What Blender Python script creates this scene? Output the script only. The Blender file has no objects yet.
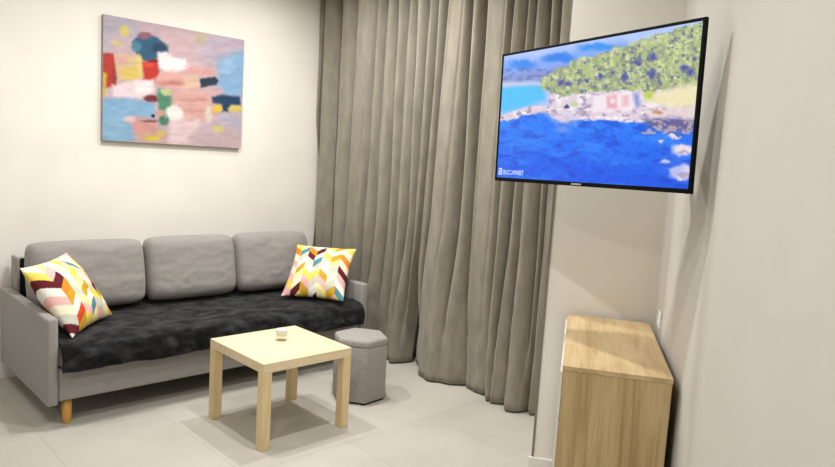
import bpy, bmesh, math, random
import numpy as np
from mathutils import Vector, Matrix
from mathutils import noise as mnoise
random.seed(4)
scene = bpy.context.scene
COL = scene.collection

# ------------------------------------------------------------------ camera
F, PITCH, ROLL, YAW, CAMH = 670.9955, 0.112432, 0.060942, -0.776197, 1.50299
def cam_axes():
    cy, sy = math.cos(YAW), math.sin(YAW)
    fwd = Vector((-sy*math.cos(PITCH), cy*math.cos(PITCH), -math.sin(PITCH)))
    right = Vector((cy, sy, 0)); up = right.cross(fwd)
    c, s = math.cos(ROLL), math.sin(ROLL)
    return right*c+up*s, up*c-right*s, fwd
RX, RU, RF = cam_axes()
CAM = Vector((0, 0, CAMH))
cd = bpy.data.cameras.new('camera'); cd.sensor_width = 36; cd.lens = F/835*36; cd.clip_start = .02
cam = bpy.data.objects.new('camera', cd); COL.objects.link(cam)
cam.matrix_world = Matrix(((RX.x, RU.x, -RF.x, CAM.x), (RX.y, RU.y, -RF.y, CAM.y), (RX.z, RU.z, -RF.z, CAM.z), (0, 0, 0, 1)))
scene.camera = cam
def ray(x, y):
    return RX*((x-417.5)/F) + RU*(-(y-233.5)/F) + RF
def on_x(x, y, X):                     # measured photo point -> point of the plane x = X
    d = ray(x, y); return CAM + d*(X/d.x)

# ------------------------------------------------------------------ helpers
def srgb(r, g, b):
    f = lambda c: (c/255/12.92 if c/255 <= .04045 else ((c/255+.055)/1.055)**2.4)
    return (f(r), f(g), f(b), 1)
def tag(o, label=None, cat=None, group=None, kind=None):
    if label: o['label'] = label
    if cat: o['category'] = cat
    if group: o['group'] = group
    if kind: o['kind'] = kind
    return o
def empty(name, loc, rz=0, M=None):
    o = bpy.data.objects.new(name, None); COL.objects.link(o); o.empty_display_size = .1
    if M is not None: o.matrix_world = M
    else: o.location = loc; o.rotation_euler = (0, 0, rz)
    return o
def mk(name, verts, faces, mat, parent=None, smooth=False):
    me = bpy.data.meshes.new(name); me.from_pydata([tuple(v) for v in verts], [], faces); me.update()
    bm = bmesh.new(); bm.from_mesh(me); bmesh.ops.recalc_face_normals(bm, faces=bm.faces); bm.to_mesh(me); bm.free()
    return mko(name, me, mat, parent, smooth)
def mko(name, me, mat, parent=None, smooth=False):
    me.materials.append(mat)
    for p in me.polygons: p.use_smooth = smooth
    o = bpy.data.objects.new(name, me); COL.objects.link(o)
    if parent: o.parent = parent
    return o
def bm_box(bm, x0, x1, y0, y1, z0, z1, bev=0, seg=2):
    t = bmesh.new()
    vs = [t.verts.new((x, y, z)) for x in (x0, x1) for y in (y0, y1) for z in (z0, z1)]
    for f in ((0, 1, 3, 2), (4, 6, 7, 5), (0, 4, 5, 1), (2, 3, 7, 6), (0, 2, 6, 4), (1, 5, 7, 3)): t.faces.new([vs[i] for i in f])
    if bev: bmesh.ops.bevel(t, geom=t.edges[:], offset=bev, segments=seg, affect='EDGES', profile=.5)
    bmesh.ops.recalc_face_normals(t, faces=t.faces)
    m = bpy.data.meshes.new('t'); t.to_mesh(m); t.free(); bm.from_mesh(m); bpy.data.meshes.remove(m)
def finish(name, bm, mat, parent=None, smooth=False):
    me = bpy.data.meshes.new(name); bm.to_mesh(me); bm.free()
    return mko(name, me, mat, parent, smooth)
def box(name, dims, mat, parent=None, bev=0, seg=2, smooth=False):
    bm = bmesh.new(); bm_box(bm, *dims, bev, seg)
    return finish(name, bm, mat, parent, smooth)
def prism(name, pts, z0, z1, mat, parent=None, bev=0, seg=2, smooth=False):
    n = len(pts); bm = bmesh.new()
    a = [bm.verts.new((p[0], p[1], z0)) for p in pts]; b = [bm.verts.new((p[0], p[1], z1)) for p in pts]
    bm.faces.new(a[::-1]); bm.faces.new(b)
    for i in range(n): bm.faces.new((a[i], a[(i+1) % n], b[(i+1) % n], b[i]))
    bmesh.ops.recalc_face_normals(bm, faces=bm.faces)
    if bev: bmesh.ops.bevel(bm, geom=bm.edges[:], offset=bev, segments=seg, affect='EDGES', profile=.5)
    return finish(name, bm, mat, parent, smooth)
def lathe(name, prof, mat, parent=None, n=40):
    vs, fs = [], []
    for r, z in prof:
        for k in range(n):
            a = 2*math.pi*k/n; vs.append((r*math.cos(a), r*math.sin(a), z))
    for i in range(len(prof)-1):
        for k in range(n):
            fs.append((i*n+k, i*n+(k+1) % n, (i+1)*n+(k+1) % n, (i+1)*n+k))
    fs.append(tuple(range(n))[::-1]); fs.append(tuple(range((len(prof)-1)*n, len(prof)*n)))
    return mk(name, vs, fs, mat, parent, True)
def set_colors(me, arr):
    ca = me.color_attributes.new('paint', 'FLOAT_COLOR', 'POINT')
    ca.data.foreach_set('color', np.asarray(arr, dtype=np.float32).ravel())

# ------------------------------------------------------------------ materials
def mat(name):
    m = bpy.data.materials.new(name); m.use_nodes = True
    nt = m.node_tree; b = nt.nodes['Principled BSDF']
    return m, nt, b
def link(nt, a, b): nt.links.new(a, b)
def nd(nt, t, **kw):
    n = nt.nodes.new(t)
    for k, v in kw.items():
        if hasattr(n, k): setattr(n, k, v)
        else: n.inputs[k].default_value = v
    return n
def plain(name, col, rough=.5, spec=.5, metal=0):
    m, nt, b = mat(name)
    b.inputs['Base Color'].default_value = col; b.inputs['Roughness'].default_value = rough
    b.inputs['Specular IOR Level'].default_value = spec; b.inputs['Metallic'].default_value = metal
    return m
def noisy(name, c1, c2, scale, rough=.8, spec=.3, bump=0, bscale=None, stretch=(1, 1, 1), detail=4, coords='Object', sheen=0, lo=.35, hi=.65, bdist=.002):
    m, nt, b = mat(name)
    tc = nd(nt, 'ShaderNodeTexCoord'); mp = nd(nt, 'ShaderNodeMapping'); mp.inputs['Scale'].default_value = stretch
    link(nt, tc.outputs[coords], mp.inputs[0])
    n = nd(nt, 'ShaderNodeTexNoise', Scale=scale, Detail=detail); link(nt, mp.outputs[0], n.inputs['Vector'])
    r = nd(nt, 'ShaderNodeValToRGB'); r.color_ramp.elements[0].position = lo; r.color_ramp.elements[1].position = hi
    r.color_ramp.elements[0].color = c1; r.color_ramp.elements[1].color = c2
    link(nt, n.outputs['Fac'], r.inputs[0]); link(nt, r.outputs[0], b.inputs['Base Color'])
    b.inputs['Roughness'].default_value = rough; b.inputs['Specular IOR Level'].default_value = spec
    if sheen: b.inputs['Sheen Weight'].default_value = sheen
    if bump:
        n2 = nd(nt, 'ShaderNodeTexNoise', Scale=bscale or scale, Detail=3); link(nt, mp.outputs[0], n2.inputs['Vector'])
        bp = nd(nt, 'ShaderNodeBump', Strength=bump, Distance=bdist); link(nt, n2.outputs['Fac'], bp.inputs['Height']); link(nt, bp.outputs[0], b.inputs['Normal'])
    return m
def wood(name, light, mid, dark, axis, scale=1.0, rough=.5, ring=.55, pores=.5):
    """wood grain running along the given local axis (0, 1, 2)"""
    m, nt, b = mat(name)
    tc = nd(nt, 'ShaderNodeTexCoord'); mp = nd(nt, 'ShaderNodeMapping')
    s = [9*scale]*3; s[axis] = .9*scale; mp.inputs['Scale'].default_value = s
    link(nt, tc.outputs['Object'], mp.inputs[0])
    n1 = nd(nt, 'ShaderNodeTexNoise', Scale=1.1, Detail=3, Distortion=.6); link(nt, mp.outputs[0], n1.inputs['Vector'])
    mul = nd(nt, 'ShaderNodeMath', operation='MULTIPLY'); mul.inputs[1].default_value = 9; link(nt, n1.outputs['Fac'], mul.inputs[0])
    fr = nd(nt, 'ShaderNodeMath', operation='PINGPONG'); fr.inputs[1].default_value = 1; link(nt, mul.outputs[0], fr.inputs[0])
    mp2 = nd(nt, 'ShaderNodeMapping'); s2 = [160*scale]*3; s2[axis] = 5*scale; mp2.inputs['Scale'].default_value = s2
    link(nt, tc.outputs['Object'], mp2.inputs[0])
    n2 = nd(nt, 'ShaderNodeTexNoise', Scale=1, Detail=4); link(nt, mp2.outputs[0], n2.inputs['Vector'])
    mx = nd(nt, 'ShaderNodeMix', data_type='FLOAT'); mx.inputs['Factor'].default_value = ring
    link(nt, n2.outputs['Fac'], mx.inputs[2]); link(nt, fr.outputs[0], mx.inputs[3])
    r = nd(nt, 'ShaderNodeValToRGB'); e = r.color_ramp.elements
    e[0].position = .12; e[0].color = dark; e[1].position = .8; e[1].color = light
    k = e.new(.45); k.color = mid
    link(nt, mx.outputs[0], r.inputs[0]); link(nt, r.outputs[0], b.inputs['Base Color'])
    # short darker pores along the grain
    mp3 = nd(nt, 'ShaderNodeMapping'); s3 = [420*scale]*3; s3[axis] = 16*scale; mp3.inputs['Scale'].default_value = s3
    link(nt, tc.outputs['Object'], mp3.inputs[0])
    n3 = nd(nt, 'ShaderNodeTexNoise', Scale=1, Detail=1); link(nt, mp3.outputs[0], n3.inputs['Vector'])
    r3_ = nd(nt, 'ShaderNodeValToRGB'); r3_.color_ramp.elements[0].position = .36; r3_.color_ramp.elements[1].position = .48
    r3_.color_ramp.elements[0].color = (.80, .78, .74, 1); r3_.color_ramp.elements[1].color = (1, 1, 1, 1)
    link(nt, n3.outputs['Fac'], r3_.inputs[0])
    mm = nd(nt, 'ShaderNodeMix', data_type='RGBA', blend_type='MULTIPLY'); mm.inputs['Factor'].default_value = pores
    link(nt, r.outputs[0], mm.inputs[6]); link(nt, r3_.outputs[0], mm.inputs[7]); link(nt, mm.outputs[2], b.inputs['Base Color'])
    b.inputs['Roughness'].default_value = rough; b.inputs['Specular IOR Level'].default_value = .35
    return m
def painted(name, rough=.7, emit=0, spec=.3, bump=0):
    m, nt, b = mat(name)
    a = nd(nt, 'ShaderNodeAttribute', attribute_name='paint')
    if emit:
        b.inputs['Base Color'].default_value = (.01, .01, .012, 1)
        link(nt, a.outputs['Color'], b.inputs['Emission Color']); b.inputs['Emission Strength'].default_value = emit
    else: link(nt, a.outputs['Color'], b.inputs['Base Color'])
    b.inputs['Roughness'].default_value = rough; b.inputs['Specular IOR Level'].default_value = spec
    if bump:
        tc = nd(nt, 'ShaderNodeTexCoord'); n2 = nd(nt, 'ShaderNodeTexNoise', Scale=500, Detail=2); link(nt, tc.outputs['Object'], n2.inputs['Vector'])
        bp = nd(nt, 'ShaderNodeBump', Strength=bump, Distance=.001); link(nt, n2.outputs['Fac'], bp.inputs['Height']); link(nt, bp.outputs[0], b.inputs['Normal'])
    return m

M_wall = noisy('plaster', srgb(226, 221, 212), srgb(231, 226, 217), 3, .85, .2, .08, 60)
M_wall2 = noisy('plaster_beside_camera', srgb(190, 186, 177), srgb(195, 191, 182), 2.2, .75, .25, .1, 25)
M_ceil = plain('ceiling_paint', srgb(238, 236, 230), .9, .2)
M_base = plain('baseboard_white', srgb(226, 223, 216), .5, .4)
M_strip = plain('edge_strip_grey', srgb(120, 117, 108), .5, .4)
M_sofa = noisy('sofa_grey_weave', srgb(140, 136, 132), srgb(149, 145, 141), 90, .95, .15, .25, 700, sheen=.15, lo=.3, hi=.7)
M_cush = noisy('cushion_grey_weave', srgb(139, 135, 131), srgb(148, 144, 140), 60, .95, .15, .25, 700, sheen=.2, lo=.3, hi=.7)
M_pouf = noisy('pouf_grey_weave', srgb(140, 136, 131), srgb(158, 154, 149), 60, .95, .15, .3, 600, sheen=.15, lo=.3, hi=.7)
M_black = plain('matte_black', srgb(16, 16, 17), .9, .2)
M_throw = noisy('black_plush', srgb(11, 11, 12), srgb(58, 59, 62), 9, .9, .15, .9, 120, stretch=(1, 2, 2), detail=6, sheen=.1, lo=.42, hi=.75, bdist=.006)  # nap variation; the grey end of the noise also imitates highlights on the pile
M_curt = noisy('taupe_curtain', srgb(125, 119, 106), srgb(142, 135, 121), 20, .9, .15, .3, 300, stretch=(1, 1, .3), sheen=.2, lo=.3, hi=.7)
M_table = wood('pale_birch', srgb(228, 210, 177), srgb(222, 202, 167), srgb(212, 190, 153), 0, 1.3, .42, .35)
M_tleg = wood('pale_birch_upright', srgb(224, 202, 158), srgb(216, 192, 146), srgb(205, 180, 134), 2, 1.3, .45, .35)
M_oakx = wood('sonoma_oak_along', srgb(208, 184, 143), srgb(195, 169, 126), srgb(168, 140, 99), 1, .7, .5, .42, .6)
M_oakz = wood('sonoma_oak_upright', srgb(200, 176, 132), srgb(186, 160, 115), srgb(156, 129, 88), 2, .7, .5, .48, .6)
M_leg = wood('sofa_leg_wood', srgb(205, 158, 84), srgb(190, 142, 70), srgb(170, 122, 56), 2, 2, .45, .3)
M_white = plain('white_lacquer', srgb(222, 218, 209), .35, .5)
M_tv = plain('tv_black', srgb(4, 4, 5), .5, .1)
M_tvback = plain('tv_rear_black', srgb(20, 20, 22), .6, .4)
M_steel = plain('dark_steel', srgb(60, 60, 62), .4, .5, .6)
M_silver = plain('silver_badge', srgb(190, 190, 195), .3, .5, .8)
M_plastic = plain('white_plastic', srgb(240, 239, 235), .3, .5)
M_wax = plain('white_wax', srgb(254, 252, 244), .5, .4)
M_wick = plain('wick', srgb(60, 50, 40), .9)
M_glass, nt, b = mat('clear_glass')
nt.nodes.remove(b)
tr = nd(nt, 'ShaderNodeBsdfTransparent'); tr.inputs[0].default_value = (.94, .95, .93, 1)
gl = nd(nt, 'ShaderNodeBsdfGlossy'); gl.inputs['Roughness'].default_value = .05
lw = nd(nt, 'ShaderNodeLayerWeight'); lw.inputs['Blend'].default_value = .06
ms_ = nd(nt, 'ShaderNodeMixShader'); link(nt, lw.outputs['Facing'], ms_.inputs[0]); link(nt, tr.outputs[0], ms_.inputs[1]); link(nt, gl.outputs[0], ms_.inputs[2])
link(nt, ms_.outputs[0], nt.nodes['Material Output'].inputs['Surface'])
M_pillow = painted('printed_cotton', .9, bump=.3)
M_paint = painted('oil_paint', .6, bump=.6)
M_screen = painted('screen_picture', .25, emit=1.0, spec=.25)
M_text, nt, b = mat('caption_white')
b.inputs['Base Color'].default_value = (.02, .02, .02, 1); b.inputs['Emission Color'].default_value = srgb(205, 225, 255); b.inputs['Emission Strength'].default_value = 1

# floor tiles: 0.6 x 1.2 m, one joint on x = 1.55 and one on y = 2.62
M_floor, nt, b = mat('stone_tiles')
g = nd(nt, 'ShaderNodeNewGeometry'); mp = nd(nt, 'ShaderNodeMapping'); mp.inputs['Location'].default_value = (-1.55+6, -2.62+6, 0)
link(nt, g.outputs['Position'], mp.inputs[0])
br = nd(nt, 'ShaderNodeTexBrick', offset=0.0, squash=1.0)
br.inputs['Scale'].default_value = 1; br.inputs['Brick Width'].default_value = .6; br.inputs['Row Height'].default_value = 1.2
br.inputs['Mortar Size'].default_value = .0016; br.inputs['Mortar Smooth'].default_value = .2; br.inputs['Bias'].default_value = 0
br.inputs['Color1'].default_value = srgb(181, 177, 167); br.inputs['Color2'].default_value = srgb(187, 183, 173); br.inputs['Mortar'].default_value = srgb(156, 153, 145)
link(nt, mp.outputs[0], br.inputs['Vector'])
n = nd(nt, 'ShaderNodeTexNoise', Scale=2.2, Detail=6); link(nt, g.outputs['Position'], n.inputs['Vector'])
r = nd(nt, 'ShaderNodeValToRGB'); r.color_ramp.elements[0].position = .3; r.color_ramp.elements[1].position = .7
r.color_ramp.elements[0].color = (.86, .86, .85, 1); r.color_ramp.elements[1].color = (1, 1, 1, 1)
link(nt, n.outputs['Fac'], r.inputs[0])
mx = nd(nt, 'ShaderNodeMix', data_type='RGBA', blend_type='MULTIPLY'); mx.inputs['Factor'].default_value = 1
link(nt, br.outputs['Color'], mx.inputs[6]); link(nt, r.outputs[0], mx.inputs[7]); link(nt, mx.outputs[2], b.inputs['Base Color'])
b.inputs['Roughness'].default_value = .5; b.inputs['Specular IOR Level'].default_value = .3

# ------------------------------------------------------------------ room shell
CEIL = 2.85
k = .946
ANG = -1.009
r2 = Vector((math.cos(ANG), math.sin(ANG), 0))          # into the right wall
u2 = Vector((-r2.y, r2.x, 0))                           # along the right wall, away from the camera
CB = Vector((2.725, 1.723, 0))                          # far room-side corner of the chest of drawers
WD = .392                                               # right wall's distance from the origin along r2
def rw(s, off=0): return r2*(WD+off) + u2*s             # point of the right wall
P0 = Vector((2.690, 1.835, 0))
s_end = P0.dot(u2)
P1 = rw(s_end)
def struct(o): o['kind'] = 'structure'; return o
struct(prism('floor', [(-3.5, 4.7), (3.7, 4.7), (3.7, -2.2), (-3.5, -2.2)], -.1, 0, M_floor))
struct(prism('ceiling', [(-3.5, 4.7), (3.7, 4.7), (3.7, -2.2), (-3.5, -2.2)], CEIL, CEIL+.1, M_ceil))
struct(box('wall_back', (-3.5, 3.7, 4.6, 4.7, 0, CEIL), M_wall))
struct(box('wall_left', (-3.5, -3.4, -2.2, 4.6, 0, CEIL), M_wall))
struct(box('wall_window', (3.55, 3.7, 2.15, 4.6, 0, CEIL), M_wall))
a = rw(s_end+.2); bq = rw(-2.4)
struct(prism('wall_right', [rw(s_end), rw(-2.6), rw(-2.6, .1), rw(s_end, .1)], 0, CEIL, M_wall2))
Pn = P1 + r2*.1
struct(prism('wall_end', [P0, P1, Pn, (3.7, 1.8), (3.7, 2.25), (3.55, 2.2)], 0, CEIL, M_wall))
# narrow grey strip on the edge of the end wall and baseboards
def oriented(P, a0, a1, b0, b1):
    """rectangle: a along r2, b along -u2 (towards the room)"""
    return [P+r2*a0-u2*b0, P+r2*a1-u2*b0, P+r2*a1-u2*b1, P+r2*a0-u2*b1]
struct(prism('edge_strip_1', oriented(P0, -.002, .009, 0, .004), .066, CEIL, M_strip))
W_end = (P1-P0).length
struct(prism('baseboard_end', oriented(P0, -.016, W_end, 0, .014), 0, .066, M_base, bev=.003))
struct(box('baseboard_back', (-3.4, 3.5, 4.586, 4.6, 0, .09), M_base, bev=.003))
def rwq(s0, s1, o0, o1): return [rw(s0, o0), rw(s1, o0), rw(s1, o1), rw(s0, o1)]
struct(prism('baseboard_right', rwq(-2.4, s_end-.016, -.012, 0), 0, .066, M_base, bev=.003))

# ------------------------------------------------------------------ numpy painting tools
rng = np.random.default_rng(7)
def vnoise(x, y, sx, sy, seed, octv=3):
    out = np.zeros_like(x); amp = 1; tot = 0
    for o in range(octv):
        g_ = np.random.default_rng(seed+o*17).random((257, 257))
        X = np.abs(x/sx*(2**o)+37.3) % 255; Y = np.abs(y/sy*(2**o)+11.7) % 255
        i = X.astype(int); j = Y.astype(int); fx = X-i; fy = Y-j
        fx = fx*fx*(3-2*fx); fy = fy*fy*(3-2*fy)
        out += amp*((g_[j, i]*(1-fx)+g_[j, i+1]*fx)*(1-fy)+(g_[j+1, i]*(1-fx)+g_[j+1, i+1]*fx)*fy)
        tot += amp; amp *= .55
    return out/tot
def homography(src, dst):
    A = []
    for (x, y), (X, Y) in zip(src, dst):
        A.append([x, y, 1, 0, 0, 0, -X*x, -X*y]); A.append([0, 0, 0, x, y, 1, -Y*x, -Y*y])
    h = np.linalg.solve(np.array(A, float), np.array([c for p in dst for c in p], float))
    return np.append(h, 1).reshape(3, 3)
def happly(H, x, y):
    w = H[2, 0]*x+H[2, 1]*y+H[2, 2]
    return (H[0, 0]*x+H[0, 1]*y+H[0, 2])/w, (H[1, 0]*x+H[1, 1]*y+H[1, 2])/w
class Canvas:
    def __init__(s, x, y, base, seed=1):
        s.x, s.y = x, y; s.c = np.ones(x.shape+(3,))*np.array(base, float); s.seed = seed
    def blend(s, m, col):
        m = np.clip(m, 0, 1)[..., None]; s.c = s.c*(1-m)+np.asarray(col, float)*m
    def warp(s, amp, sc, k):
        return (s.x+amp*(vnoise(s.x, s.y, sc, sc, s.seed+k)-.5)*2, s.y+amp*(vnoise(s.x, s.y, sc, sc, s.seed+k+99)-.5)*2)
    def poly(s, pts, col, soft=3, amp=6, sc=22, k=0, op=1):
        x, y = s.warp(amp, sc, k); d = np.full(x.shape, 1e9); inside = np.zeros(x.shape, bool); n_ = len(pts)
        for i in range(n_):
            x0, y0 = pts[i]; x1, y1 = pts[(i+1) % n_]; dx, dy = x1-x0, y1-y0
            t = np.clip(((x-x0)*dx+(y-y0)*dy)/(dx*dx+dy*dy+1e-9), 0, 1)
            d = np.minimum(d, np.hypot(x-x0-t*dx, y-y0-t*dy))
            c_ = ((y0 > y) != (y1 > y)) & (x < (x1-x0)*(y-y0)/((y1-y0) if y1 != y0 else 1e-9)+x0)
            inside ^= c_
        sd = np.where(inside, d, -d)
        s.blend(np.clip(sd/soft*.5+.5, 0, 1)*op, col)
    def blob(s, cx, cy, rx, ry, col, soft=.25, amp=5, sc=18, k=0, op=1):
        x, y = s.warp(amp, sc, k); q = np.hypot((x-cx)/rx, (y-cy)/ry)
        s.blend(np.clip((1-q)/soft+.5, 0, 1)*op, col)
    def lin(s):
        c = np.clip(s.c/255, 0, 1); l = np.where(c <= .04045, c/12.92, ((c+.055)/1.055)**2.4)
        return np.concatenate([l, np.ones(l.shape[:2]+(1,))], -1).reshape(-1, 4)
def grid_faces(nx, ny, off=0):
    return [(off+j*(nx+1)+i, off+j*(nx+1)+i+1, off+(j+1)*(nx+1)+i+1, off+(j+1)*(nx+1)+i) for j in range(ny) for i in range(nx)]

# ------------------------------------------------------------------ painting on the wall
PX0, PX1, PZ0, PZ1 = 1.581, 2.576, 1.492, 2.285
nx, ny = 190, 150
U, V = np.meshgrid(np.linspace(0, 1, nx+1), np.linspace(0, 1, ny+1))
H = homography([(0, 0), (1, 0), (1, 1), (0, 1)], [(41, 27), (464, 105), (455, 430), (36, 408)])
X, Y = happly(H, U, V)
c = Canvas(X, Y, (196, 172, 180), 5)
c.poly([(30, 20), (170, 40), (150, 100), (60, 150), (30, 150)], (176, 170, 182), 25, 12, 30, 1)
c.poly([(60, 100), (140, 95), (150, 150), (60, 155)], (200, 172, 178), 18, 8, 20, 2)
c.poly([(150, 60), (330, 85), (330, 180), (240, 170), (190, 90)], (206, 176, 182), 14, 8, 25, 3)
c.poly([(330, 85), (470, 100), (470, 190), (380, 200), (330, 150)], (188, 172, 188), 20, 8, 25, 4)
c.poly([(390, 160), (470, 130), (470, 275), (400, 275), (380, 240)], (134, 172, 208), 14, 8, 25, 5)
c.blob(415, 185, 25, 22, (150, 184, 216), .6, 8, 20, 6)
c.blob(105, 78, 16, 16, (214, 196, 112), .5, 6, 9, 7); c.blob(80, 115, 14, 8, (206, 190, 120), .6, 6, 9, 8); c.blob(335, 100, 16, 20, (196, 186, 140), .8, 8, 9, 9, .7)
c.poly([(128, 110), (150, 92), (190, 92), (222, 112), (236, 142), (208, 150), (198, 166), (160, 168), (140, 150)], (42, 88, 118), 4, 4, 16, 10)
c.blob(165, 92, 22, 10, (140, 92, 112), .6, 5, 12, 11); c.blob(210, 128, 22, 14, (32, 62, 92), .7, 5, 10, 12); c.blob(140, 125, 14, 14, (70, 130, 150), .8, 5, 10, 13)
c.poly([(36, 146), (72, 146), (82, 200), (74, 245), (36, 250)], (178, 52, 40), 4, 4, 14, 14)
c.poly([(36, 200), (50, 205), (46, 275), (36, 275)], (206, 170, 60), 4, 4, 10, 15); c.blob(72, 225, 8, 34, (150, 50, 40), .6, 4, 8, 16)
c.poly([(74, 150), (150, 148), (162, 185), (158, 226), (90, 232), (78, 200)], (210, 180, 140), 5, 5, 16, 17)
c.blob(95, 165, 20, 14, (216, 170, 160), .6, 5, 10, 18); c.blob(128, 205, 32, 20, (214, 186, 92), .5, 8, 9, 19); c.blob(150, 180, 10, 30, (218, 196, 120), .6, 5, 9, 20)
c.poly([(158, 170), (206, 166), (208, 205), (200, 226), (162, 228)], (188, 48, 36), 4, 4, 14, 21); c.blob(180, 180, 16, 8, (216, 70, 44), .7, 4, 8, 22); c.blob(190, 168, 14, 5, (120, 30, 36), .7, 3, 8, 23)
c.poly([(66, 240), (100, 236), (120, 228), (190, 226), (196, 262), (160, 276), (150, 284), (70, 276)], (228, 208, 212), 5, 6, 16, 24)
c.blob(165, 250, 26, 20, (240, 226, 226), .6, 6, 12, 25)
c.blob(185, 282, 22, 12, (120, 36, 44), .5, 4, 10, 26)
c.poly([(34, 282), (110, 280), (190, 290), (202, 330), (190, 342), (130, 346), (135, 410), (34, 412)], (130, 172, 204), 6, 6, 22, 27)
c.blob(70, 370, 38, 30, (146, 182, 206), .9, 8, 18, 28, .6)
c.poly([(112, 338), (200, 340), (210, 395), (140, 405), (130, 372)], (206, 150, 140), 9, 6, 16, 29)
c.blob(120, 345, 20, 10, (214, 186, 190), .7, 5, 10, 30); c.blob(190, 334, 7, 5, (30, 40, 60), .4, 2, 6, 31); c.blob(180, 350, 24, 4, (120, 84, 90), .8, 3, 8, 32)
c.poly([(150, 385), (230, 380), (235, 415), (150, 412)], (196, 160, 150), 10, 6, 14, 33); c.blob(185, 402, 24, 8, (216, 190, 70), .5, 7, 8, 34); c.blob(215, 388, 14, 7, (212, 190, 90), .6, 6, 8, 35)
c.poly([(206, 250), (245, 255), (252, 300), (238, 350), (212, 362), (205, 300)], (76, 132, 104), 6, 5, 14, 36); c.blob(225, 345, 14, 16, (70, 120, 96), .5, 4, 10, 37); c.blob(235, 262, 22, 10, (190, 200, 140), .6, 5, 10, 38); c.blob(212, 325, 16, 10, (200, 150, 140), .6, 4, 8, 39)
c.poly([(192, 222), (225, 200), (300, 205), (300, 248), (240, 252), (200, 240)], (220, 166, 156), 6, 6, 16, 40); c.blob(245, 235, 40, 7, (186, 120, 110), .8, 4, 10, 41, .8)
c.poly([(204, 142), (232, 140), (250, 158), (285, 160), (300, 185), (270, 198), (225, 200), (206, 180)], (240, 228, 228), 5, 6, 14, 42); c.blob(245, 175, 30, 16, (248, 242, 240), .6, 5, 12, 43)
c.poly([(290, 185), (370, 190), (380, 210), (330, 215), (300, 205)], (216, 160, 156), 8, 6, 14, 44)
c.poly([(280, 210), (330, 208), (335, 250), (290, 252)], (218, 184, 160), 6, 6, 14, 45)
c.poly([(245, 255), (375, 250), (372, 345), (300, 350), (250, 320)], (216, 168, 160), 9, 7, 18, 46); c.blob(310, 285, 50, 5, (196, 140, 136), .8, 5, 10, 47, .8); c.blob(320, 318, 45, 5, (200, 146, 140), .8, 5, 10, 48, .8)
c.poly([(335, 250), (398, 252), (402, 274), (370, 280)], (204, 172, 176), 8, 5, 14, 49)
c.poly([(240, 348), (330, 345), (330, 382), (300, 392), (300, 420), (238, 416)], (222, 194, 196), 8, 6, 18, 50); c.blob(255, 325, 27, 24, (244, 232, 228), .4, 6, 12, 51)
c.poly([(330, 375), (462, 370), (462, 432), (300, 430), (302, 392)], (196, 172, 176), 12, 8, 20, 52)
c.poly([(332, 222), (375, 215), (388, 226), (382, 238), (334, 248)], (34, 54, 74), 3, 2, 10, 53)
c.poly([(366, 276), (400, 268), (452, 276), (452, 298), (425, 300), (415, 322), (398, 320), (398, 298), (372, 295)], (32, 62, 96), 4, 3, 10, 54)
c.blob(384, 312, 14, 13, (222, 190, 72), .4, 5, 8, 55); c.blob(438, 312, 22, 11, (220, 196, 96), .4, 5, 8, 56); c.blob(388, 370, 18, 10, (214, 196, 130), .7, 6, 8, 57); c.blob(358, 325, 9, 26, (214, 204, 190), .8, 6, 8, 58)
c.poly([(395, 325), (460, 325), (460, 372), (390, 360)], (182, 176, 192), 10, 6, 16, 59)
c.c *= (.83+.14*vnoise(X, Y, 26, 9, 77))[..., None]
vs = [(PX0+(PX1-PX0)*u, 4.5665, PZ1-(PZ1-PZ0)*v) for u, v in zip(U.ravel(), V.ravel())]
fs = grid_faces(nx, ny)
pt = empty('painting', ((PX0+PX1)/2, 4.6, PZ0))
off = Vector(pt.location)
o = mk('canvas', [Vector(v)-off for v in vs], fs, M_paint, pt); set_colors(o.data, c.lin())
M_edge = noisy('canvas_edge', srgb(150, 140, 142), srgb(172, 160, 160), 8, .8)
box('stretcher_frame', (PX0-off.x, PX1-off.x, 4.567-4.6, -.001, 0, PZ1-PZ0), M_edge, pt)
tag(pt, 'unframed abstract canvas in pink, blue, red and white on the wall above the sofa', 'painting')

# ------------------------------------------------------------------ curtains
# measured fold lines: column at photo row 10, column at row 185, depth (towards the room)
left_k = [(319, 306, .022), (327, 316, -.045), (333, 324, .04), (339, 332, -.035), (351, 342, .03), (359.5, 348.5, -.05), (367, 355, .045), (377, 364.5, .035),
          (381, 368.5, -.05), (386, 374, .045), (390.5, 379, -.045), (396, 386, .045), (400.5, 391, -.045), (406, 396.5, .04), (411, 401.5, -.045), (415, 405.5, .035),
          (419.5, 410.5, -.05), (426.5, 417, .045), (430.5, 421, -.03), (436, 424.5, .04), (440.2, 427.4, -.075)]
right_k = [(441.6, 428.6, -.085), (447.5, 433.5, .05), (451, 437, -.02), (458, 442, .05), (469, 453, .04), (474, 461, -.05), (481, 469.5, .04), (486.5, 476, -.04), (494, 482, .035), (510, 497, .025),
           (514, 502.5, -.045), (522, 509, .045), (529, 515, -.05), (534, 520, .035), (539, 526.5, -.05), (545, 533, .05), (551, 541.5, -.06), (557.5, 546, .03), (562, 550, -.03), (568, 554.5, .035), (578, 563, .0)]
CX = 3.29; CTOP = 2.84
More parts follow.
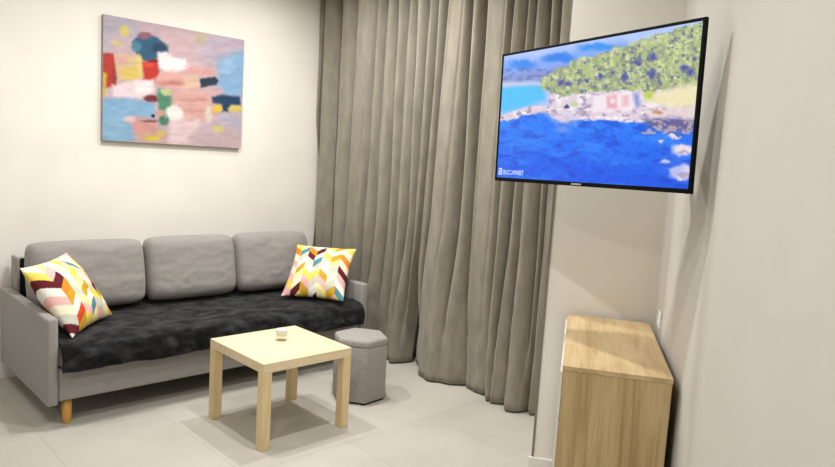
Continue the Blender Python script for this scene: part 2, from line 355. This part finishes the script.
def curtain(name, knots, seed, sub, hemfun, hemY, label):
    kt = []
    for a_, b_, d_ in knots:
        A_ = on_x(a_, 10, CX); B_ = on_x(b_, 185, CX)
        kt.append((A_.y, A_.z, B_.y, B_.z, d_))
    nk = len(kt); nu = (nk-1)*sub; nz = 70
    vs = []
    rnd = random.Random(seed)
    for j in range(nz+1):
        z = .012+(CTOP-.012)*(j/nz)
        w = max(0, min(1, (1.15-z)/1.15)); w = w*w*(3-2*w)
        row = []
        for kk in kt:
            t = (z-kk[3])/(kk[1]-kk[3]); t = max(-1.05, min(1.25, t))
            row.append(kk[2]+(kk[0]-kk[2])*t)
        row[0] = min(row[0], 4.588)
        for q in range(1, nk): row[q] = min(row[q], row[q-1]-.006)
        # near the floor the folds spread towards the measured hem span
        h0, h1 = hemY
        for q in range(nk):
            s_ = h0+(h1-h0)*((row[q]-row[0])/(row[-1]-row[0])); row[q] = row[q]*(1-w)+s_*w
        for i in range(nu+1):
            q = min(i//sub, nk-2); f_ = i/sub-q
            f2 = f_**2.2 if kt[q+1][4] < kt[q][4] else 1-(1-f_)**2.2; f2 = .8*f2+.2*f_*f_*(3-2*f_)
            y = row[q]+(row[q+1]-row[q])*f_
            d = kt[q][4]+(kt[q+1][4]-kt[q][4])*f2
            d *= 1.6*(.88+.12*math.sin(z*2.1+q*1.7))
            seg = abs(row[q+1]-row[q]); dv = f_*seg if kt[q][4] < kt[q+1][4] else (1-f_)*seg
            sl = max(0, 1-dv/.020); sl = sl*sl*(3-2*sl)
            d = max(d-.085*sl*min(1, max(.3, -min(kt[q][4], kt[q+1][4])/.05))*(1-.7*w), -.2)
            uu = i/nu
            d = d*(1-.80*w)+hemfun(uu)*w*1.0
            d += .006*mnoise.noise(Vector((y*9, z*2.2, seed)))
            d += (.012*w)*mnoise.noise(Vector((y*14, z*9, seed+5)))
            # cloth resting on the floor at the very bottom
            vs.append((CX-d, y, z))
    fs = grid_faces(nu, nz)
    o = mk(name, vs, fs, M_curt, None, True)
    sm = o.modifiers.new('thickness', 'SOLIDIFY'); sm.thickness = .003; sm.offset = 0
    tag(o, label, 'curtain', 'floor-length curtains')
    return o
def cosknots(kn):
    def f_(u):
        for (a_, da), (b_, db) in zip(kn, kn[1:]):
            if u <= b_:
                t = (u-a_)/(b_-a_); t = t*t*(3-2*t); return da+(db-da)*t
        return kn[-1][1]
    return f_
curtain('curtain', left_k, 3, 14, cosknots([(0, .05), (.12, -.04), (.25, .04), (.4, -.03), (.55, .05), (.68, -.03), (.85, .05), (1, -.07)]), (4.586, 3.425),
        'long taupe curtain at the left, hanging from the picture wall to behind the grey pouf')
curtain('curtain', right_k, 8, 14, cosknots([(0, -.09), (.10, .02), (.22, .10), (.36, -.03), (.48, .0), (.60, .07), (.70, .04), (.78, .09), (.88, -.05), (.94, .02), (1, -.02)]), (3.41, 2.22),
        'long taupe curtain at the right, hanging behind the television beside the wall end')

# ------------------------------------------------------------------ sofa
SO = Vector((2.07, 4.1, 0))
sofa = empty('sofa', SO)
tag(sofa, 'three-seat grey fabric sofa with thin straight arms and short wooden legs below the painting', 'sofa')
def sb(name, x0, x1, y0, y1, z0, z1, m, bev=.012, par=None, seg=3):
    return box(name, (x0-SO.x, x1-SO.x, y0-SO.y, y1-SO.y, z0, z1), m, par or sofa, bev, seg, True)
sb('frame', 1.054, 3.043, 3.645, 4.44, .135, .305, M_sofa, .01)
sb('seat', 1.056, 3.041, 3.65, 4.40, .306, .440, M_sofa, .03)
for x0, x1 in ((.996, 1.052), (3.045, 3.104)):
    ar = sb('armrest', x0, x1, 3.63, 4.565, 3.63*0+.12, .582, M_sofa, .014)
bk = sb('backrest', 1.0765, 3.0215, 4.45, 4.56, .15, .762, M_sofa, .02)
for sx in (1.056, 3.022):
    sb('backrest_post', sx, sx+.020, 4.44, 4.56, .30, .772, M_sofa, .006)
sb('back_sheet', 1.0765, 3.0215, 4.434, 4.449, .31, .768, M_black, .004)  # thin black sheet across the front of the backrest
for lx, ly in ((1.107, 3.69), (3.0, 3.69), (1.107, 4.36), (3.0, 4.36)):
    lg = lathe('leg', [(.021, 0), (.022, .003), (.027, .134)], M_leg, sofa, 24); lg.location = Vector((lx, ly, 0))-SO

# plush throw covering the seat and hanging over its front
nx, ns = 200, 90
prof = [(4.395, .444), (3.80, .446), (3.70, .446), (3.655, .442), (3.627, .428), (3.614, .400), (3.608, .36), (3.612, .298)]
L = [0]
for a_, b_ in zip(prof, prof[1:]): L.append(L[-1]+math.hypot(a_[0]-b_[0], a_[1]-b_[1]))
def pathat(s):
    for i in range(len(L)-1):
        if s <= L[i+1]+1e-9:
            t = (s-L[i])/(L[i+1]-L[i]); return prof[i][0]+(prof[i+1][0]-prof[i][0])*t, prof[i][1]+(prof[i+1][1]-prof[i][1])*t
    return prof[-1]
vs = []
for j in range(ns+1):
    t = j/ns; s = L[-1]*(1-(1-t)**1.35) if False else L[-1]*t**.8
    y, z = pathat(min(s, L[-1]))
    for i in range(nx+1):
        x = 1.058+(3.039-1.058)*i/nx
        fr = max(0, (3.70-y)/.09); fr = min(fr, 1)
        n1 = mnoise.noise(Vector((x*5, y*6+z*6, 1.3))); n2 = mnoise.noise(Vector((x*16, y*14+z*14, 4.1))); n3 = mnoise.noise(Vector((x*45, y*45+z*45, 9)))
        dd = .012+.012*n1+.009*n2+.003*n3
        hem = 0
        if t > .86:
            hem = (t-.86)/.14*(.014*mnoise.noise(Vector((x*3.5, 2.2, 7)))+.004*mnoise.noise(Vector((x*15, 1.2, 3))))
        up = 1-fr
        zz = z+max(dd, .001)*(up+.25*fr)-hem if fr < 1 else z-hem+(.25*dd if z > .4 else 0)
        yy = y-(dd*1.6+.006)*fr
        if fr >= 1: yy -= .012*max(0, mnoise.noise(Vector((x*9, 3, 2))))*min(1, (.45-z)/.1)
        vs.append((x, yy, zz))
th = mk('throw_blanket', vs, grid_faces(nx, ns), M_throw, None, True)
sm = th.modifiers.new('thickness', 'SOLIDIFY'); sm.thickness = .005; sm.offset = -1
if Vector(th.data.polygons[nx*5+50].normal).z < 0: sm.offset = 1
tag(th, 'black plush throw spread over the sofa seat and hanging over its front edge', 'throw blanket')

# ------------------------------------------------------------------ cushions
def cushion_geo(w, h, d, n, pull, power, expo, seed, wr, corner=0):
    """local: x width, z height, -y front; returns verts, faces and (u, v) of each vertex"""
    vs, uv = [], []
    for side in (-1, 1):
        for j in range(n+1):
            b_ = -1+2*j/n
            for i in range(n+1):
                a_ = -1+2*i/n
                aa = math.copysign(abs(a_)**.9, a_); bb = math.copysign(abs(b_)**.9, b_)
                x = w/2*aa*(1-pull*(1-bb*bb))*(1-corner*abs(bb)**8); z = h/2*bb*(1-pull*(1-aa*aa))*(1-corner*abs(aa)**8)
                t = max(0, (1-abs(aa)**power)*(1-abs(bb)**power))**expo
                nz_ = mnoise.noise(Vector((aa*2.2, bb*2.2, seed+side*3)))+.5*mnoise.noise(Vector((aa*5.5+4, bb*5.5, seed+side*5)))
                # puckers running in from the edges
                rim = max(abs(aa), abs(bb))
                pk = math.sin((aa if abs(bb) > abs(aa) else bb)*23+seed+4*nz_)*max(0, rim-.6)*1.2*(1-rim)*3
                y = side*(d/2*t*(1+wr*nz_)+wr*.02*pk*t)
                vs.append((x, y, z)); uv.append(((aa+1)/2, (1-bb)/2))
    m = (n+1)*(n+1)
    fs = grid_faces(n, n)+[tuple(reversed(f)) for f in grid_faces(n, n, m)]
    return vs, fs, uv
def weld(o, dist=.0004):
    bm = bmesh.new(); bm.from_mesh(o.data); bmesh.ops.remove_doubles(bm, verts=bm.verts, dist=dist)
    bmesh.ops.recalc_face_normals(bm, faces=bm.faces); bm.to_mesh(o.data); bm.free()
    for p in o.data.polygons: p.use_smooth = True
for (x, w, h, sd, rz, ty, lab) in ((1.390, .664, .41, 2, .0, 0, 'plump grey back cushion at the left end of the sofa, behind the tilted patterned pillow'),
                       (2.045, .616, .415, 11, .0, .0, 'plump grey back cushion in the middle of the sofa with no pillow in front'),
                       (2.670, .608, .418, 23, .0, .0, 'plump grey back cushion at the curtain end of the sofa')):
    vs, fs, uv = cushion_geo(w, h, .21, 48, -.015, 6, .42, sd, .07, .06)
    o = mk('back_cushion', vs, fs, M_cush, None, True); weld(o, .0015)
    o.location = (x, 4.245, .462+.455*h+.034); o.rotation_euler = (-.20, 0, rz)
    tag(o, lab, 'cushion', 'grey back cushions of the sofa')

PAL = dict(bu=(98, 24, 34), pk=(238, 184, 180), og=(236, 140, 40), te=(84, 140, 150), ye=(240, 214, 96), cr=(246, 236, 206), go=(206, 160, 38), wh=(240, 238, 226), re=(214, 76, 32), gr=(206, 206, 190), ly=(250, 236, 160))
def pillow(name, size, center, yaw, tilt, roll, quad, spots, origin, scale, ncol, nrow, seed, label):
    n = 120
    vs, fs, uv = cushion_geo(size, size, .19, n, .075, 2.4, .6, seed, .14)
    Hq = homography([(0, 0), (1, 0), (1, 1), (0, 1)], quad); Hi = np.linalg.inv(Hq)
    sp = []
    for cx_, cy_, key in spots:
        u_, v_ = happly(Hi, origin[0]+cx_/scale, origin[1]+cy_/scale); sp.append((u_, v_, key))
    def cell(u_, v_):
        col = max(0, min(ncol-1, int(u_*ncol))); fu = u_*ncol-col
        sl = (fu-.5) if col % 2 == 0 else (.5-fu)
        return col, math.floor(v_*nrow-sl*.95)
    cache = {}
    for u_, v_, key in sp: cache.setdefault(cell(u_, v_), key)
    rp = random.Random(int(seed*10))
    for cc in range(ncol):
        for rr in range(-1, nrow+1):
            if (cc, rr) not in cache:
                near = {cache.get((cc+i, rr+j)) for i in (-1, 0, 1) for j in (-1, 0, 1)}
                cache[(cc, rr)] = rp.choice([q for q in ('wh', 'cr', 'ly', 'gr', 'ye', 'cr', 'go', 'pk') if q not in near] or ['cr'])
    cols = [srgb(*[.95*h_ for h_ in PAL[cache[cell(*q)]]]) for q in uv]
    o = mk(name, vs, fs, M_pillow, None, True); set_colors(o.data, cols)
    bm = bmesh.new(); bm.from_mesh(o.data); bmesh.ops.remove_doubles(bm, verts=bm.verts, dist=.0002); bm.to_mesh(o.data); bm.free()
    for p in o.data.polygons: p.use_smooth = True
    cy, sy = math.cos(yaw), math.sin(yaw)
    r = Vector((cy, sy, 0)); nn = Vector((-sy, cy, 0)); up = Vector((0, 0, 1))
    u_ = up*math.cos(tilt)+nn*math.sin(tilt); n_ = nn*math.cos(tilt)-up*math.sin(tilt)
    r3 = r*math.cos(roll)+u_*math.sin(roll); u3 = u_*math.cos(roll)-r*math.sin(roll)
    o.matrix_world = Matrix(((r3.x, n_.x, u3.x, center[0]), (r3.y, n_.y, u3.y, center[1]), (r3.z, n_.z, u3.z, center[2]), (0, 0, 0, 1)))
    tag(o, label, 'pillow', 'patterned throw pillows')
    return o
spL = [(140, 195, 'bu'), (80, 200, 'bu'), (105, 160, 'pk'), (180, 235, 'og'), (238, 150, 'te'), (300, 165, 'bu'), (215, 200, 'ye'), (325, 255, 'bu'), (290, 225, 'cr'), (265, 95, 'go'), (225, 65, 'pk'), (350, 290, 'go'), (275, 275, 'go'),
       (305, 315, 'te'), (235, 310, 'wh'), (220, 340, 'cr'), (355, 205, 'te'), (345, 225, 'go'), (270, 385, 're'), (225, 395, 'bu'), (420, 320, 'go'), (370, 345, 'pk'), (390, 230, 'ye'), (150, 110, 'ye'), (195, 155, 'gr'), (250, 190, 'wh'), (205, 290, 'go'), (250, 355, 'wh'), (335, 370, 'ly'), (380, 290, 'wh'), (300, 120, 'ye'), (60, 135, 'cr'), (30, 130, 'te'), (150, 140, 'wh'), (190, 110, 'ly')]
spR = [(155, 75, 'og'), (195, 65, 'ye'), (195, 110, 'te'), (270, 95, 'og'), (335, 90, 'bu'), (425, 85, 'go'), (490, 100, 'cr'), (180, 150, 'gr'), (243, 150, 'bu'), (300, 140, 'wh'), (390, 150, 'ye'), (470, 165, 'og'), (185, 185, 'wh'), (300, 195, 'te'),
       (390, 190, 'ly'), (445, 230, 'bu'), (145, 235, 'go'), (210, 245, 'ye'), (355, 235, 'wh'), (130, 270, 'pk'), (210, 290, 'wh'), (285, 285, 'ye'), (350, 300, 'go'), (435, 280, 'pk'), (200, 345, 'go'), (280, 310, 'gr'), (350, 350, 'pk'), (430, 315, 'wh'), (120, 330, 'cr'), (130, 370, 'bu'), (280, 385, 'bu'), (415, 370, 'te'), (440, 390, 'ye'), (240, 190, 'gr'), (270, 240, 'gr'), (160, 45, 'pk')]
kL = .978
pillow('throw_pillow', .444, (1.205*kL+.006, 3.997*kL, 1.503-(1.503-.618)*kL+.010), .746, .643, .057, [(18.3, 271.5), (65.4, 253.4), (110.9, 317.5), (71.3, 338.7)], spL, (15, 245), 4.667, 7, 8, 3.1,
       'chevron-patterned throw pillow tilted on one corner against the left armrest of the sofa')
kR = 1.075
pillow('throw_pillow', .4515, (2.638*kR, 3.596*kR, 1.503-(1.503-.705)*kR+.002), -.923, .758, .006, [(297.4, 244.6), (356, 249.3), (343.8, 301.7), (280.7, 296.3)], spR, (275, 240), 6.667, 7, 8, 6.4,
       'chevron-patterned throw pillow leaning at the curtain end of the sofa')

# ------------------------------------------------------------------ coffee table
TX, TY = 2.003, 3.054
tb = empty('coffee_table', (TX, TY, 0))
tag(tb, 'low square coffee table in pale birch with thick legs in front of the sofa', 'table')
box('tabletop', (-.275, .275, -.275, .275, .4, .45), M_table, tb, .002, 2)
for sx in (-1, 1):
    for sy in (-1, 1):
        x0, x1 = sorted((sx*.275, sx*.224)); y0, y1 = sorted((sy*.275, sy*.224))
        box('leg', (x0, x1, y0, y1, 0, .3995), M_tleg, tb, .0015, 1)
# candle in a glass
cg = empty('candle', (2.035, 3.10, .4505))
tag(cg, 'small white candle in a clear glass cup on the coffee table', 'candle')
lathe('glass_cup', [(.0005, .0), (.029, .0), (.031, .003), (.0335, .066), (.0325, .067), (.0310, .066), (.0296, .026), (.0005, .024)], M_glass, cg)
lathe('wax', [(.0005, .0255), (.0294, .0275), (.0306, .060), (.0300, .062), (.012, .0605), (.0005, .060)], M_wax, cg)
lathe('wick', [(.0008, .060), (.0008, .067), (.0004, .068)], M_wick, cg, 8)

# ------------------------------------------------------------------ hexagonal pouf
pf = empty('pouf', (2.621, 3.111, 0), .07)
tag(pf, 'hexagonal grey upholstered pouf on the floor between the coffee table and curtain', 'pouf')
hexp = lambda R: [(R*math.cos(math.pi/3*i), R*math.sin(math.pi/3*i)) for i in range(6)]
prism('base', hexp(.158), 0, .012, M_black, pf)
prism('body', hexp(.172), .0125, .355, M_pouf, pf, .007, 3, True)
bm = bmesh.new()
rings = [(.1725, .356), (.1735, .362), (.1735, .382), (.170, .391), (.160, .397), (.12, .401), (.06, .403)]
prev = None
for R_, z_ in rings:
    rr = []
    for i in range(6):
        for t in range(8):
            p_, q_ = hexp(R_)[i], hexp(R_)[(i+1) % 6]; f_ = t/8
            x_, y_ = p_[0]+(q_[0]-p_[0])*f_, p_[1]+(q_[1]-p_[1])*f_
            m_ = math.hypot(x_, y_); cap = R_*.988
            if m_ > cap: x_, y_ = x_*cap/m_, y_*cap/m_
            rr.append(bm.verts.new((x_, y_, z_)))
    if prev:
        for i in range(48): bm.faces.new((prev[i], prev[(i+1) % 48], rr[(i+1) % 48], rr[i]))
    else: bm.faces.new(rr[::-1])
    prev = rr
bm.faces.new(prev)
bmesh.ops.recalc_face_normals(bm, faces=bm.faces)
finish('padded_lid', bm, M_pouf, pf, True)

# ------------------------------------------------------------------ chest of drawers (x: across, from room side to wall; y: along the wall)
CW, CDp, CH = .371, .859, .807
ch = empty('chest_of_drawers', CB-u2*CDp, ANG)
tag(ch, 'light oak chest of drawers with white drawer fronts against the wall under the television', 'chest of drawers')
box('top', (0, CW, 0, CDp, CH-.018, CH), M_oakx, ch, .001, 1)
box('side_panel', (.004, CW-.002, .002, .020, 0, CH-.0185), M_oakz, ch, .0008, 1)
box('side_panel', (.004, CW-.002, CDp-.020, CDp-.002, 0, CH-.0185), M_oakz, ch, .0008, 1)
box('back_panel', (CW-.012, CW-.004, .0205, CDp-.0205, .03, CH-.019), M_oakz, ch)
box('plinth', (.02, .036, .0205, CDp-.0205, 0, .055), M_oakz, ch)
dh = (CH-.02-.06)/4
for i in range(4):
    z0 = .06+i*dh
    dr = box('drawer', (.006, CW-.03, .024, CDp-.024, z0+.012, z0+dh-.02), M_oakx, ch)
    box('drawer_front', (-.006, .003, .003, CDp-.003, z0+.002, z0+dh-.002), M_white, dr, .001, 1)

# ------------------------------------------------------------------ television
c0 = Vector((2.121, 1.354, 1.698)); yaw, tilt, roll = -1.7902, -.0012, .0175
r = Vector((math.cos(yaw), math.sin(yaw), 0)); nn = Vector((-math.sin(yaw), math.cos(yaw), 0)); up = Vector((0, 0, 1))
u_ = up*math.cos(tilt)+nn*math.sin(tilt); n_ = nn*math.cos(tilt)-up*math.sin(tilt)
r3 = r*math.cos(roll)+u_*math.sin(roll); u3 = u_*math.cos(roll)-r*math.sin(roll)
c0 = c0-r3*.0025
def frame(c_): return Matrix(((r3.x, n_.x, u3.x, c_.x), (r3.y, n_.y, u3.y, c_.y), (r3.z, n_.z, u3.z, c_.z), (0, 0, 0, 1)))
tv = empty('television', None, M=frame(c0))
tag(tv, 'flat television with thin black bezel showing a rocky bay, on the right wall', 'television')
TW, TH = .960, .526
# local: x right, y away from the viewer, z up
SX0, SX1, SZ0, SZ1 = -TW/2+.009, TW/2-.012, -TH/2+.015, TH/2-.010
bm = bmesh.new()
bm_box(bm, -TW/2, SX0, 0, .014, -TH/2, TH/2, .002); bm_box(bm, SX1, TW/2, 0, .014, -TH/2, TH/2, .002)
bm_box(bm, SX0, SX1, 0, .014, -TH/2, SZ0, .002); bm_box(bm, SX0, SX1, 0, .014, SZ1, TH/2, .002)
finish('bezel', bm, M_tv, tv)
box('rear_cover', (-TW/2+.02, TW/2-.02, 0.0145, .024, -TH/2+.004, TH/2-.004), M_tvback, tv, .003)
box('rear_housing', (-.27, .17, .0245, .052, -TH/2+.02, TH/2-.12), M_tvback, tv, .006)
box('badge', (-.024, .024, -.0025, -.0002, -TH/2+.004, -TH/2+.010), M_silver, tv)
nx, ny = 340, 192
U, V = np.meshgrid(np.linspace(0, 1, nx+1), np.linspace(0, 1, ny+1))
def photo_xy(P):
    d = Vector(P)-CAM; return 417.5+F*d.dot(RX)/d.dot(RF), 233.5-F*d.dot(RU)/d.dot(RF)
Mtv = frame(c0)
Hs = homography([(0, 0), (1, 0), (1, 1), (0, 1)], [photo_xy(Mtv @ Vector(q)) for q in ((SX0, 0, SZ1), (SX1, 0, SZ1), (SX1, 0, SZ0), (SX0, 0, SZ0))])
X, Y = happly(Hs, U, V)
fb = lambda sx, sy, sd, o_=3: vnoise(X, Y, sx, sy, sd, o_)
s_ = Canvas(X, Y, (168, 196, 252), 31)
s_.blend(fb(30, 12, 2)*.7, (196, 214, 250))
# far blue ridges
s_.poly([(500, 82), (500, 62), (540, 56), (580, 48), (620, 38), (640, 50), (560, 75)], (120, 164, 246), 4, 4, 14, 1, .8)
s_.blob(522, 64, 12, 5, (64, 140, 240), .7, 3, 8, 2); s_.blob(558, 58, 15, 4.5, (58, 132, 236), .7, 3, 8, 3); s_.blob(598, 47, 20, 3.5, (62, 150, 240), .8, 3, 8, 4)
s_.poly([(500, 84), (500, 76), (520, 72), (540, 70), (575, 62), (575, 82), (545, 84)], (140, 152, 214), 3, 3, 9, 5, .9)
s_.blend((fb(5, 3, 8) > .55)*(Y > 68)*(Y < 84)*(X < 560)*.6, (104, 118, 180))
# turquoise bay
s_.poly([(495, 85), (530, 83), (545, 86), (545, 100), (525, 108), (495, 114)], (86, 196, 252), 3, 2, 10, 6)
s_.poly([(495, 82), (540, 81), (546, 84), (500, 87)], (196, 206, 236), 2, 1, 8, 7)
# pine hillside
top = np.interp(X, [535, 545, 560, 575, 600, 625, 650, 675, 702], [82, 76, 68, 60, 52, 45, 37, 29, 20])+4*(fb(7, 5, 12)-.5)*2
bot = np.interp(X, [535, 560, 590, 620, 650, 702], [88, 96, 93, 91, 92, 84])+3*(fb(6, 5, 14)-.5)*2
m = np.clip((Y-top)/1.5+.5, 0, 1)*np.clip((bot-Y)/1.5+.5, 0, 1)*np.clip((X-539)/3, 0, 1)
s_.blend(m, (178, 192, 122))
s_.blend(m*np.clip((fb(4, 3.2, 20)-.5)*7, 0, 1)*.9, (222, 228, 156)); s_.blend(m*np.clip((.47-fb(3.4, 3, 23))*8, 0, 1)*.75, (118, 136, 104)); s_.blend(m*np.clip((.38-fb(4, 3.6, 26))*10, 0, 1)*.8, (84, 92, 138))
s_.blend(m*np.clip((Y-top)/30-.2, 0, .5)*np.clip((fb(9, 6, 29)-.45)*4, 0, 1), (150, 160, 132))
for bx, by, rx, ry in ((560, 82, 3, 3), (567, 84, 4, 2.5), (652, 57, 4.5, 4), (637, 63, 3.5, 3), (651, 74, 4, 5), (624, 76, 3, 5), (684, 68, 5, 3.2), (690, 72, 4, 3.5), (600, 76, 2.5, 3), (612, 72, 2, 2), (694, 58, 2.5, 2.5), (586, 80, 2.5, 2)):
    s_.blob(bx, by, rx, ry, (70, 74, 150), .9, 2.5, 4, int(bx))
s_.blend(m*(.14+.16*np.clip(1-(Y-top)/8, 0, 1)), (188, 196, 218))
# sea
sea = np.interp(X, [495, 520, 545, 560, 590, 640, 665, 700], [124, 116, 113, 122, 120, 122, 118, 122])+2.5*(fb(7, 5, 41)-.5)*2
ms = np.clip((Y-sea)/1.5+.5, 0, 1)
rock = np.clip((Y-np.where(X < 548, 106, bot))/1.5+.5, 0, 1)*(1-ms)
rock *= np.where(X < 548, np.clip((Y-np.interp(X, [495, 520, 548], [117, 109, 97]))/1.5+.5, 0, 1), 1)
s_.blend(rock, (226, 208, 222))
s_.blend(rock*np.clip((fb(7, 3.5, 51)-.52)*7, 0, 1), (246, 238, 240)); s_.blend(rock*np.clip((.42-fb(5, 3, 54))*8, 0, 1)*.8, (150, 136, 168))
s_.poly([(645, 93), (700, 83), (698, 108), (665, 106), (645, 100)], (240, 232, 182), 4, 3, 10, 60, .9)
# pale houses with red walls on the shore
s_.poly([(592, 96), (612, 93), (640, 94), (640, 110), (592, 112)], (244, 232, 240), 2, 1.5, 6, 61)
s_.poly([(606, 96), (616, 94), (616, 108), (606, 109)], (232, 170, 184), 2, 1.2, 5, 62); s_.poly([(621, 96), (628, 95), (628, 106), (621, 107)], (238, 190, 200), 2, 1.2, 5, 63); s_.blob(612, 101, 3, 3, (240, 220, 230), .6, 1, 4, 65)
s_.poly([(632, 95), (638, 93), (640, 106), (635, 108)], (140, 150, 210), 2.5, 1.2, 5, 64); s_.blob(648, 95, 5, 4, (190, 210, 96), .6, 2, 5, 66); s_.blob(566, 107, 2.5, 2, (60, 60, 130), .8, 1, 4, 67); s_.blob(573, 104, 4, 3, (196, 210, 160), .8, 2, 4, 68)
s_.blend(ms, (38, 126, 252))
s_.blend(ms*np.clip((Y-122)/60, 0, 1)*.75, (20, 78, 228)); s_.blend(ms*np.clip((fb(26, 8, 70)-.5)*4, 0, 1)*.5, (60, 148, 255)); s_.blend(ms*np.clip((.45-fb(14, 5, 73))*6, 0, 1)*.55, (16, 66, 206)); s_.blend(ms*np.clip((.42-fb(4, 2.4, 76))*8, 0, 1)*.3, (14, 60, 190))
s_.poly([(545, 113), (580, 112), (575, 124), (556, 122)], (214, 202, 226), 4, 4, 8, 80, .8); s_.blob(562, 130, 8, 4, (110, 150, 240), .9, 3, 6, 81, .8)
s_.poly([(640, 118), (665, 116), (696, 120), (690, 134), (665, 132), (648, 126)], (110, 96, 140), 4, 4, 8, 82, .9); s_.blend(ms*(X > 640)*(Y < 134)*np.clip((fb(5, 3, 84)-.55)*8, 0, 1)*.8, (204, 178, 180))
s_.poly([(644, 110), (698, 106), (696, 119), (650, 117)], (232, 214, 214), 3, 3, 8, 85, .9); s_.blob(657, 113, 5, 2, (200, 150, 120), .7, 2, 5, 86)
for bx, by, rx, ry in ((682, 150, 11, 6), (681, 173, 11, 7), (664, 160, 4, 2), (660, 141, 4, 1.5), (672, 137, 7, 2)):
    s_.blob(bx, by, rx, ry, (236, 222, 232), .5, 4, 7, int(bx+by)); s_.blob(bx+1, by+2, rx*.6, ry*.35, (170, 150, 180), .7, 3, 5, int(bx+by)+9, .7)
s_.blob(672, 166, 14, 12, (90, 130, 246), 1, 4, 9, 90, .35)
vs = [(SX0+(SX1-SX0)*u__, .0035, SZ1-(SZ1-SZ0)*v__) for u__, v__ in zip(U.ravel(), V.ravel())]
nb = len(vs); fs = grid_faces(nx, ny)
o = mk('screen', vs, fs, M_screen, tv); set_colors(o.data, s_.lin())
# caption at the lower left of the picture
cu = bpy.data.curves.new('caption', 'FONT'); cu.body = 'BUCCAPINBET'; cu.size = .034; cu.extrude = .0002; cu.space_character = .92
to = bpy.data.objects.new('caption', cu); COL.objects.link(to)
bpy.context.view_layer.update()
me = bpy.data.meshes.new_from_object(to.evaluated_get(bpy.context.evaluated_depsgraph_get()))
bpy.data.objects.remove(to)
wd = max(v.co.x for v in me.vertices)
for v in me.vertices:
    x_, y_, z_ = v.co; v.co = (SX0+.042+x_*(.130/wd), .0026-z_, SZ0+.013+y_*.82)
ct = mko('caption', me, M_text, tv)
bm = bmesh.new()
x_, z_ = SX0+.013, SZ0+.0105
for q in ((x_, x_+.005, z_, z_+.028), (x_+.017, x_+.022, z_, z_+.028), (x_+.005, x_+.017, z_, z_+.005), (x_+.005, x_+.017, z_+.023, z_+.028), (x_+.009, x_+.013, z_+.008, z_+.020)):
    bm_box(bm, q[0], q[1], .0022, .0030, q[2], q[3])
finish('caption_icon', bm, M_text, tv)

# swivel mount between the right wall and the back of the television
back = Vector(c0)+n_*.0525
s_m = c0.dot(u2)+.30
wp = rw(s_m, -.001); wp.z = 1.69
mt = empty('tv_wall_mount', wp)
tag(mt, 'dark swivel arm mount between the right wall and the back of the television', 'tv mount')
def mbar(name, p, q, w_, h_, m):
    p = Vector(p)-wp; q = Vector(q)-wp; d = (q-p); Lg = d.length; d.normalize(); s = up.cross(d).normalized()
    t = d.cross(s)
    vs = [p+d*a_*Lg+s*b_*w_/2+t*c_*h_/2 for a_ in (0, 1) for b_ in (-1, 1) for c_ in (-1, 1)]
    return mk(name, vs, [(0, 1, 3, 2), (4, 6, 7, 5), (0, 4, 5, 1), (2, 3, 7, 6), (0, 2, 6, 4), (1, 5, 7, 3)], m, mt)
tvp = back+r3*.06+n_*.012; tvp.z = 1.69
mbar('wall_plate', wp, wp-r2*.012, .07, .16, M_steel)
elb = wp-r2*.10-u2*.06; elb.z = 1.69
mbar('inner_arm', wp-r2*.012, elb, .03, .05, M_steel); mbar('outer_arm', elb, tvp, .03, .045, M_steel)
mbar('tv_plate', back+r3*.06+n_*.001+Vector((0, 0, 1.69-back.z)), back+r3*.06+n_*.012+Vector((0, 0, 1.69-back.z)), .12, .12, M_steel)

# ------------------------------------------------------------------ wall socket
sc = rw(2.81*u2.x+1.305*u2.y, -.0005); sc.z = .86
so = empty('wall_socket', sc, ANG)
tag(so, 'white wall socket on the right wall just above the chest of drawers', 'socket')
box('cover_plate', (-.007, 0, -.036, .036, -.036, .036), M_plastic, so, .002, 2)
sk = lathe('socket_insert', [(.001, .0), (.0200, .0), (.0215, .003), (.024, .003), (.025, 0.0)], M_plastic, so, 28)
sk.rotation_euler = (0, -math.pi/2, 0); sk.location = (-.0072, 0, 0)

# ------------------------------------------------------------------ light: recessed downlights in the ceiling
def down(x, y, w, size=.09):
    l = bpy.data.lights.new('downlight', 'AREA'); l.shape = 'DISK'; l.size = size; l.energy = w; l.color = (1, .992, .975); l.spread = math.radians(168)
    o = bpy.data.objects.new('downlight', l); COL.objects.link(o); o.location = (x, y, CEIL-.012)
for x, y, w in ((2.55, 3.15, 26), (1.60, 3.4, 25), (2.65, 3.85, 8), (1.9, 2.2, 26), (.4, 1.0, 24), (-1.5, 1.1, 32), (.1, 3.8, 9)):
    down(x, y, w)
w = bpy.data.worlds.new('world'); scene.world = w; w.use_nodes = True
w.node_tree.nodes['Background'].inputs[0].default_value = (1, .97, .92, 1); w.node_tree.nodes['Background'].inputs[1].default_value = .06

scene.view_settings.view_transform = 'Standard'; scene.view_settings.look = 'None'
scene.view_settings.exposure = 0; scene.view_settings.gamma = 1; scene.view_settings.use_curve_mapping = False
